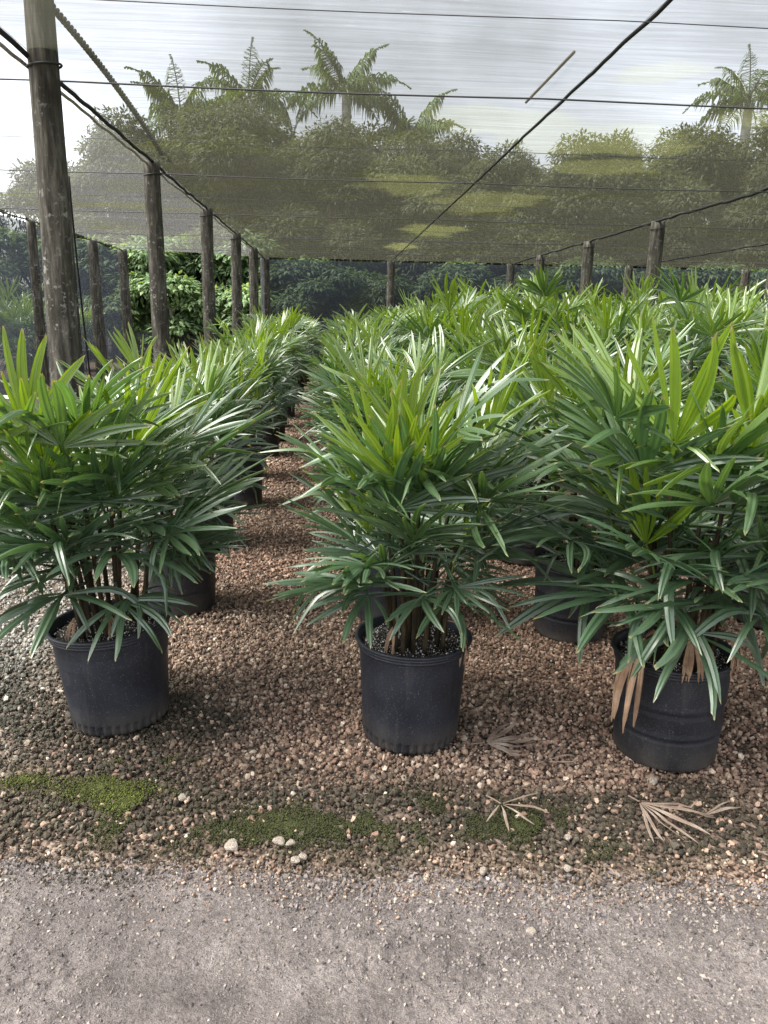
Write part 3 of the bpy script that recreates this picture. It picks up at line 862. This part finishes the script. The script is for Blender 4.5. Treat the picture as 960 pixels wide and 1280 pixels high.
# ------------------------------------------------------------------ ropes and wires
def line(name, pts, r_, mat, label, cat, group=None, n=6):
    o = ob(name, mesh_mixed(name, [tube(np.array(pts), r_, n)], True, M[mat]))
    tag(o, label, cat, group); return o
def along(x0, y0, x1, y1, z, n=120, wob=0.004, seed=0, sag=0.0, bays=6):
    t = np.linspace(0, 1, n)
    yy = y0 + (y1 - y0) * t
    return np.stack([x0 + (x1 - x0) * t + wob * (fbm(yy * 3 + seed, yy * 0 + seed, 3) - 0.5) * 2, yy, z + wob * (fbm(yy * 3 + seed + 9, yy * 0 + 5, 3) - 0.5) * 2 - sag * np.abs(np.sin(t * PI * bays))], -1)
line('seam_rope', along(PX, 0.7, PX, 22.1, 2.998, 200, 0.012, 1), 0.016, 'rope', 'thick black seam rope over the palm side line of posts', 'rope')
line('lacing_cord', along(PX - 0.06, 0.7, PX - 0.02, 22.1, 2.975, 200, 0.015, 4), 0.012, 'cord', 'pale lacing cord twisted beside the thick black seam rope', 'cord')
line('seam_rope', along(1.617, 0.7, 1.617, 22.1, 3.004, 200, 0.006, 2), 0.0115, 'rope', 'straight black seam rope hanging without posts over the palms', 'rope')
line('seam_rope', along(4.95, 0.7, 4.95, 22.1, 2.998, 200, 0.02, 3), 0.020, 'rope', 'knotted black seam rope over the inner line of posts', 'rope')
line('seam_rope', along(8.3, 0.7, 8.3, 22.1, 2.998, 120, 0.02, 5), 0.018, 'rope', 'black seam rope over the outermost palm rows', 'rope')
line('seam_rope', along(-5.15, 0.7, -5.15, 20.4, 2.985, 120, 0.01, 6), 0.012, 'rope', 'thin black rope along the top of the side net wall', 'rope')
wy = [4.28, 5.72, 7.45, 9.15, 10.85, 12.5, 14.2, 15.9, 17.6, 19.3]
for q, yy in enumerate(wy):
    strong = q % 2 == 1
    t = np.linspace(0, 1, 60)
    pts = np.stack([-5.15 + 18.5 * t, yy + 0.02 * np.sin(t * 9) + 0 * t, 2.972 - 0.012 * np.abs(np.sin((t * 18.5 - 3.3) / 3.35 * PI))], -1)
    line('support_wire', pts, 0.0062 if strong else 0.0028, 'wire', '%s wire stretched across under the net roof, %s from the path' % ('dark' if strong else 'fine', ORD[q]), 'wire', 'wires under the net roof', 5)
# ropes lying on top of the net, seen through it
t = np.linspace(0, 1, 160)
gp = np.stack([-1.71 - 0.05 * t, 5.42 + 3.3 * t, 3.30 - 0.20 * t ** 2], -1)
tw = np.stack([np.cos(t * 150), 0 * t, np.sin(t * 150)], -1) * 0.013
o = ob('guy_rope', mesh_mixed('guy_rope', [tube(gp + tw, 0.014, 6), tube(gp - tw, 0.014, 6)], True, M['rope']))
tag(o, 'twisted dark guy rope stretched above the net from the thick post top', 'rope')
line('roof_pole', np.stack([np.linspace(1.44, 1.42, 12), np.linspace(5.05, 6.15, 12), np.linspace(3.060, 3.055, 12)], -1), 0.010, 'bark', 'short thin pole resting on top of the net roof by the straight seam', 'pole')
line('irrigation_hose', np.stack([PX + 0.13 + 0.10 * np.linspace(0, 1, 24) ** 1.5, np.full(24, 5.5), 2.35 - 2.33 * np.linspace(0, 1, 24)], -1), 0.007, 'rope', 'thin black hose hanging down behind the thick lichen post', 'hose')

# ------------------------------------------------------------------ shade net
def roof_sheet(x0, x1, y0, y1, mat, label, seed, skew=0.0):
    nx, ny = 16, 1000
    u = np.linspace(0, 1, nx); v = np.linspace(0, 1, ny)
    Ug, Vg = np.meshgrid(u, v, indexing='ij')
    X = x0 + (x1 - x0) * Ug
    Y = y0 + (y1 + skew * Ug - y0) * Vg
    sag = 4 * Ug * (1 - Ug)
    sg = np.minimum(1, sag * 2.5)
    Z = 3.016 - 0.012 * sag + 0.028 * sag * np.abs(np.sin((Y - 5.72) / 3.4 * PI)) + 0.020 * sg * (fbm(X * 0.5 + seed, Y * 2.2 + seed, 2) - 0.5) + 0.034 * (0.15 + 0.85 * sg) * (fbm(X * 0.22 + seed, Y * 6.5, 2) - 0.5) + 0.004 * (seed % 2)
    i, j = np.meshgrid(np.arange(nx - 1), np.arange(ny - 1), indexing='ij')
    a = i * ny + j
    Q = np.stack([a, a + ny, a + ny + 1, a + 1], -1).reshape(-1, 4)
    o = ob('shade_net', mesh_np('shade_net', np.stack([X, Y, Z], -1).reshape(-1, 3), Q, smooth=True, mat=M[mat]))
    tag(o, label, 'shade net', 'woven net sheets of the roof'); return o
Y0 = 0.7
roof_sheet(PX, 1.62, Y0, 22.1, 'roof', 'grey net roof sheet over the aisle between mossy posts and straight seam', 1)
roof_sheet(1.612, 4.95, Y0, 22.1, 'roof', 'green stained net roof sheet between the straight seam and inner posts', 2)
roof_sheet(4.942, 8.3, Y0, 22.1, 'roof', 'net roof sheet beyond the inner line of posts', 3)
roof_sheet(8.292, 13.5, Y0, 22.1, 'roof', 'outermost net roof sheet over the last palm rows', 6)
roof_sheet(-5.15, PX + 0.008, Y0, 20.4, 'roof_side', 'pale net roof sheet over the empty bay beside the side wall', 5, 1.7)

def wall_sheet(x0, y0, x1, y1, label, ztop=2.985, fold=0.02, seed=0, mat='wall'):
    n, m = 120, 26
    t = np.linspace(0, 1, n); z = np.linspace(0.0, ztop, m)
    Tg, Zg = np.meshgrid(t, z, indexing='ij')
    Lw = math.hypot(x1 - x0, y1 - y0); nxn, nyn = -(y1 - y0) / Lw, (x1 - x0) / Lw
    off = fold * (np.sin(Tg * Lw * 3.1 + seed) * 0.5 + (fbm(Tg * Lw * 1.7 + seed, Zg * 0.4, 3) - 0.5) * 2.2) * (0.35 + 0.65 * (1 - Zg / ztop))
    X = x0 + (x1 - x0) * Tg + nxn * off; Y = y0 + (y1 - y0) * Tg + nyn * off
    i, j = np.meshgrid(np.arange(n - 1), np.arange(m - 1), indexing='ij')
    a = i * m + j
    Q = np.stack([a, a + m, a + m + 1, a + 1], -1).reshape(-1, 4)
    o = ob('net_curtain', mesh_np('net_curtain', np.stack([X, Y, Zg], -1).reshape(-1, 3), Q, smooth=True, mat=M[mat]))
    tag(o, label, 'net wall', 'dark net walls of the shade house'); return o
wall_sheet(PX + 0.02, 22.27, 4.95, 22.27, 'dark net back wall behind the aisle and straight seam', seed=1)
wall_sheet(4.96, 22.28, 13.4, 22.28, 'dark net back wall behind the inner line of posts', seed=2)
wall_sheet(-5.30, 6.0, -5.30, 20.35, 'dark folded net curtain of the side wall', fold=0.06, seed=3, mat='side')
wall_sheet(PX - 0.02, 20.9, PX + 0.0, 22.2, 'narrow net return curtain at the back corner post', fold=0.03, seed=4)
wall_sheet(-8.5, 24.6, -2.2, 24.6, 'low dark net fence under the trees beyond the opening', ztop=0.95, seed=5)

# ------------------------------------------------------------------ trees
def leaf_cloud(r, centers, n, size, droop, pal, base_shape='leaf'):
    """many bent leaves scattered over clump shells"""
    C = np.array([c[:3] for c in centers]); Rr = np.array([c[3] for c in centers])
    w = Rr ** 2 / (Rr ** 2).sum()
    ci = r.choice(len(C), n, p=w)
    d = r.normal(size=(n, 3)); d /= np.linalg.norm(d, axis=1)[:, None]
    d[:, 2] = np.where(r.random(n) < 0.75, np.abs(d[:, 2]), d[:, 2])
    q = r.uniform(0.55, 1.05, n)
    P = C[ci] + d * (Rr[ci] * q)[:, None] * np.array([1, 1, 0.8])
    out = d.copy(); out[:, 2] -= droop; out += r.normal(0, 0.45, (n, 3)); out /= np.linalg.norm(out, axis=1)[:, None]
    up = d * 0.6 + np.array([0, 0, 0.7]) + r.normal(0, 0.3, (n, 3))
    lat = np.cross(out, up); lat /= np.linalg.norm(lat, axis=1)[:, None] + 1e-6
    nr_ = np.cross(lat, out)
    L = size * r.uniform(0.7, 1.3, n)[:, None]; W = L * r.uniform(0.32, 0.46, n)[:, None]
    v0 = P; v1 = P + out * L * 0.45 + lat * W * 0.5 - nr_ * L * 0.05; v2 = P + out * L - nr_ * L * 0.22; v3 = P + out * L * 0.45 - lat * W * 0.5 - nr_ * L * 0.05
    vm = P + out * L * 0.5 + nr_ * L * 0.02
    V = np.stack([v0, v1, v2, v3, vm], 1).reshape(-1, 3)
    o5 = np.arange(n)[:, None] * 5
    Fc = np.concatenate([o5 + np.array([[0, 1, 4, 4]])[:, :3], o5 + np.array([[1, 2, 4]]), o5 + np.array([[2, 3, 4]]), o5 + np.array([[3, 0, 4]])])
    pal = np.array(pal)
    t = r.random(n)
    k0 = np.clip((t * (len(pal) - 1)).astype(int), 0, len(pal) - 2); f = (t * (len(pal) - 1) - k0)[:, None]
    c = pal[k0] * (1 - f) + pal[k0 + 1] * f
    clump = (0.75 + 0.5 * r.random(len(C)))[ci][:, None]
    return V, Fc, np.repeat(c * clump, 5, 0)

def tree_variant(r, height, width, nclump, n, size, droop, pal, low=0.25):
    cs = []
    for q in range(nclump):
        a = r.uniform(0, 2 * PI); rr = width * math.sqrt(r.random()) * 0.75
        z = height * r.uniform(low, 0.92)
        shrink = 1 - 0.55 * max(0, (z / height - 0.55) / 0.45)
        cs.append((rr * math.cos(a) * shrink, rr * math.sin(a) * shrink, z, width * r.uniform(0.22, 0.42)))
    V, Fc, C = leaf_cloud(r, cs, n, size, droop, pal)
    crown = mesh_np('crown', V, Fc, mat=M['tree'], cols=C)
    parts = []
    s = np.linspace(0, 1, 8)
    top = height * 0.7
    trunk_pts = np.stack([0.15 * np.sin(s * 3), 0.12 * np.sin(s * 4 + 1), -0.2 + top * s], -1)
    parts.append(tube(trunk_pts, np.linspace(0.16, 0.06, 8) * height / 7, 9))
    for c in cs[::2]:
        z0 = min(top * 0.95, max(height * 0.15, c[2] * 0.55))
        p0 = np.array([np.interp(z0, trunk_pts[:, 2], trunk_pts[:, 0]), np.interp(z0, trunk_pts[:, 2], trunk_pts[:, 1]), z0])
        p1 = np.array(c[:3])
        pts = p0 + (p1 - p0) * s[:, None] + np.array([0, 0, 0.25]) * np.sin(s * PI)[:, None]
        parts.append(tube(pts, np.linspace(0.06, 0.02, 8) * height / 7, 6))
    return crown, mesh_mixed('trunk', parts, True, M['bark'])

rt_ = np.random.default_rng(77)
PAL_MID = [(0.034, 0.044, 0.021), (0.050, 0.062, 0.028), (0.070, 0.084, 0.037)]
PAL_LOW = [(0.020, 0.040, 0.018), (0.040, 0.070, 0.030), (0.075, 0.11, 0.05)]
PAL_BRT = [(0.05, 0.095, 0.04), (0.10, 0.165, 0.075), (0.20, 0.27, 0.14)]
TV = [tree_variant(rt_, 8.5, 3.0, 44, 34000, 0.20, 0.6, PAL_MID, 0.12) for q in range(3)]
TB = [tree_variant(rt_, 5.5, 2.3, 26, 12000, 0.27, 0.9, PAL_BRT, 0.16) for q in range(2)]
TL = [tree_variant(rt_, 5.0, 2.3, 22, 8000, 0.27, 0.9, PAL_LOW, 0.12) for q in range(2)]
def put_tree(x, y, var, s, rz, label, group, name='broadleaf_tree', sz=1.0):
    root = empty(name, (x, y, 0), (0, 0, rz), s)
    root.scale = (s, s, s * sz)
    tag(root, label, 'tree', group)
    ob('crown', var[0], root); ob('trunk', var[1], root)
back = [(-13.5, 30.5, 1, 0.72), (-9.8, 29.5, 0, 0.78), (-6.3, 29.0, 1, 0.96), (-3.2, 28.6, 2, 0.98), (-0.2, 29.2, 0, 0.95), (2.8, 28.6, 1, 0.92), (5.8, 29.2, 2, 0.86), (8.9, 28.8, 0, 0.92), (12.2, 29.3, 1, 0.98), (15.6, 28.8, 2, 1.02), (19.2, 29.5, 0, 1.05),
        (-8.0, 32.5, 2, 0.85), (-4.6, 32.0, 0, 1.08), (-1.6, 31.8, 1, 1.05), (1.4, 32.2, 2, 1.0), (4.4, 31.8, 0, 0.98), (7.4, 32.3, 1, 0.92), (10.6, 32.0, 2, 0.98), (14.0, 32.2, 0, 1.05), (17.6, 32.0, 1, 1.08), (21.5, 32.0, 2, 1.1)]
for q, (x, y, v, s) in enumerate(back):
    put_tree(x, y, TV[v], s, q * 1.7, 'tall olive green tree behind the dark net back wall', 'tall trees behind the shade house')
low = [(-0.6, 25.2, 0, .8), (1.6, 25.5, 1, 0.78), (3.8, 25.1, 0, 0.80), (6.0, 25.5, 1, 0.82), (8.2, 25.2, 0, .85), (10.5, 25.5, 1, .85), (12.8, 25.3, 0, .85), (15.2, 25.5, 1, .88)]
for q, (x, y, v, s) in enumerate(low):
    put_tree(x, y, TL[v], s, q * 2.1 + 0.4, 'leafy green tree close behind the dark net back wall', 'low leafy trees close behind the back net', sz=0.80)
opn = [(-7.4, 26.6, 0, 0.95), (-5.0, 26.2, 1, 1.0), (-2.7, 26.4, 0, 1.0), (-9.8, 27.0, 1, 1.0)]
for q, (x, y, v, s) in enumerate(opn):
    put_tree(x, y, TB[v], s, q * 1.3 + 2.0, 'bright green drooping leafed tree seen through the open bay end', 'bright trees beyond the opening', sz=0.72)
put_tree(-7.6, 24.8 + 3.5, TV[0], 0.86, 0.7, 'broad tree rising above the empty bay roof', None)
for q, (x, y, h_) in enumerate(((-5.05, 25.3, 1.9), (-3.0, 25.5, 1.6))):
    s = np.linspace(0, 1, 8)
    o = ob('tree_stump_pole', mesh_mixed('tree_stump_pole', [tube(np.stack([0.03 * np.sin(s * 3), 0 * s, -0.1 + h_ * s], -1), np.linspace(0.085, 0.07, 8), 10)], True, M['palebark']), None, (x, y, 0))
    tag(o, ['taller', 'shorter'][q] + ' pale bare pole standing under the bright trees beyond the opening', 'pole', 'pale poles beyond the opening')

# royal palms
def royal_palm(r, H, nf=15, L=2.9):
    Vs, Fs, Cs, off = [], [], [], 0
    tubes = []
    for q in range(nf):
        az = q * 2.4 + r.uniform(-0.2, 0.2)
        el = rad(r.uniform(-5, 66)) if q < nf - 2 else rad(68)
        nseg = 16
        t = np.linspace(0, 1, nseg)
        Lq = L * r.uniform(0.85, 1.1)
        phi = el - (1.35 - 0.3 * el) * t ** 1.4
        dx = np.concatenate([[0], np.cumsum(np.cos(phi[1:]) * Lq / (nseg - 1))]); dz = np.concatenate([[0], np.cumsum(np.sin(phi[1:]) * Lq / (nseg - 1))])
        rach = np.stack([dx * math.cos(az), dx * math.sin(az), H + dz], -1)
        tubes.append(tube(rach, np.linspace(0.035, 0.008, nseg), 5))
        for sd_ in (-1, 1):
            m = 60
            tt = np.linspace(0.12, 0.99, m)
            base = np.stack([np.interp(tt, t, rach[:, c]) for c in range(3)], -1)
            ll = 0.72 * np.sin(np.clip(tt * 1.1 + 0.15, 0, 1) * PI) ** 0.6 * r.uniform(0.8, 1.15, m) + 0.1
            fwd = np.array([math.cos(az), math.sin(az), 0]); lat = np.array([-math.sin(az), math.cos(az), 0]) * sd_
            d1 = lat * r.uniform(0.5, 0.9, (m, 1)) + fwd * 0.45 + np.array([0, 0, 1]) * r.uniform(-0.5, 0.5, (m, 1))
            d1 /= np.linalg.norm(d1, axis=1)[:, None]
            mid = base + d1 * ll[:, None] * 0.5
            tipp = mid + (d1 * 0.45 + np.array([0, 0, -0.9])) * ll[:, None] * 0.55
            wv = fwd * 0.028
            V = np.stack([base - wv, base + wv, mid + wv * 1.2, mid - wv * 1.2, tipp], 1).reshape(-1, 3)
            o5 = np.arange(m)[:, None] * 5 + off
            Fs.append(np.concatenate([o5 + np.array([[0, 1, 2]]), o5 + np.array([[0, 2, 3]]), o5 + np.array([[3, 2, 4]])]))
            Vs.append(V); off += len(V)
            Cs.append(np.tile(np.array([0.05, 0.085, 0.02]) * r.uniform(0.8, 1.3), (len(V), 1)))
    crown = mesh_np('crown', np.vstack(Vs), np.vstack(Fs), mat=M['tree'], cols=np.vstack(Cs))
    s = np.linspace(0, 1, 12)
    trunk = mesh_mixed('trunk', tubes + [tube(np.stack([0.1 * np.sin(s * 2), 0 * s, -0.2 + (H + 0.25) * s], -1), 0.17 + 0.06 * np.sin(s * PI), 12)], True, M['palebark'])
    return crown, trunk
RP = [royal_palm(rt_, 10.2, 14, 2.9), royal_palm(rt_, 9.4, 13, 2.6)]
for q, (x, y, v, s, lab) in enumerate([(0.45, 34.0, 0, 1.0, 'tallest royal palm with spread fronds seen through the net roof'), (-3.4, 34.5, 0, 0.97, 'royal palm with bushy upright crown beside the tallest palm'),
                                      (3.2, 34.2, 1, 0.93, 'shorter royal palm with rounded crown near the straight seam'), (-6.2, 35, 1, 1.0, 'royal palm half hidden behind the tall olive trees'),
                                      (17.2, 34.0, 0, 1.02, 'lone royal palm rising behind the outer palm rows')]):
    root = empty('royal_palm', (x, y, 0), (0, 0, q * 1.1), s)
    tag(root, lab, 'palm tree', 'royal palms behind the shade house')
    ob('crown', RP[v][0], root); ob('trunk', RP[v][1], root)

# garden palms outside the side wall
for q, (x, y, s) in enumerate([(-6.9, 14.6, 1.5), (-7.6, 16.0, 1.9), (-6.7, 17.6, 1.6), (-7.4, 19.3, 1.8), (-6.6, 21.0, 1.5), (-8.8, 17.4, 2.1)]):
    cr_, cn_ = FAR[q % len(FAR)]
    root = empty('garden_palm', (x, y, 0), (0, 0, q * 1.9), s)
    tag(root, 'clumping garden palm growing outside the side net wall', 'palm', 'garden palms outside the side wall')
    ob('canes', cn_, root); ob('crown', cr_, root)
for q, (x, y, v, s) in enumerate([(-11.5, 15.5, 1, 0.62), (-12.5, 20.5, 2, 0.70), (-13.5, 11.0, 0, 0.6)]):
    put_tree(x, y, TV[v], s, q * 2.2, 'dark bushy tree growing outside the side net wall', 'trees outside the side wall')
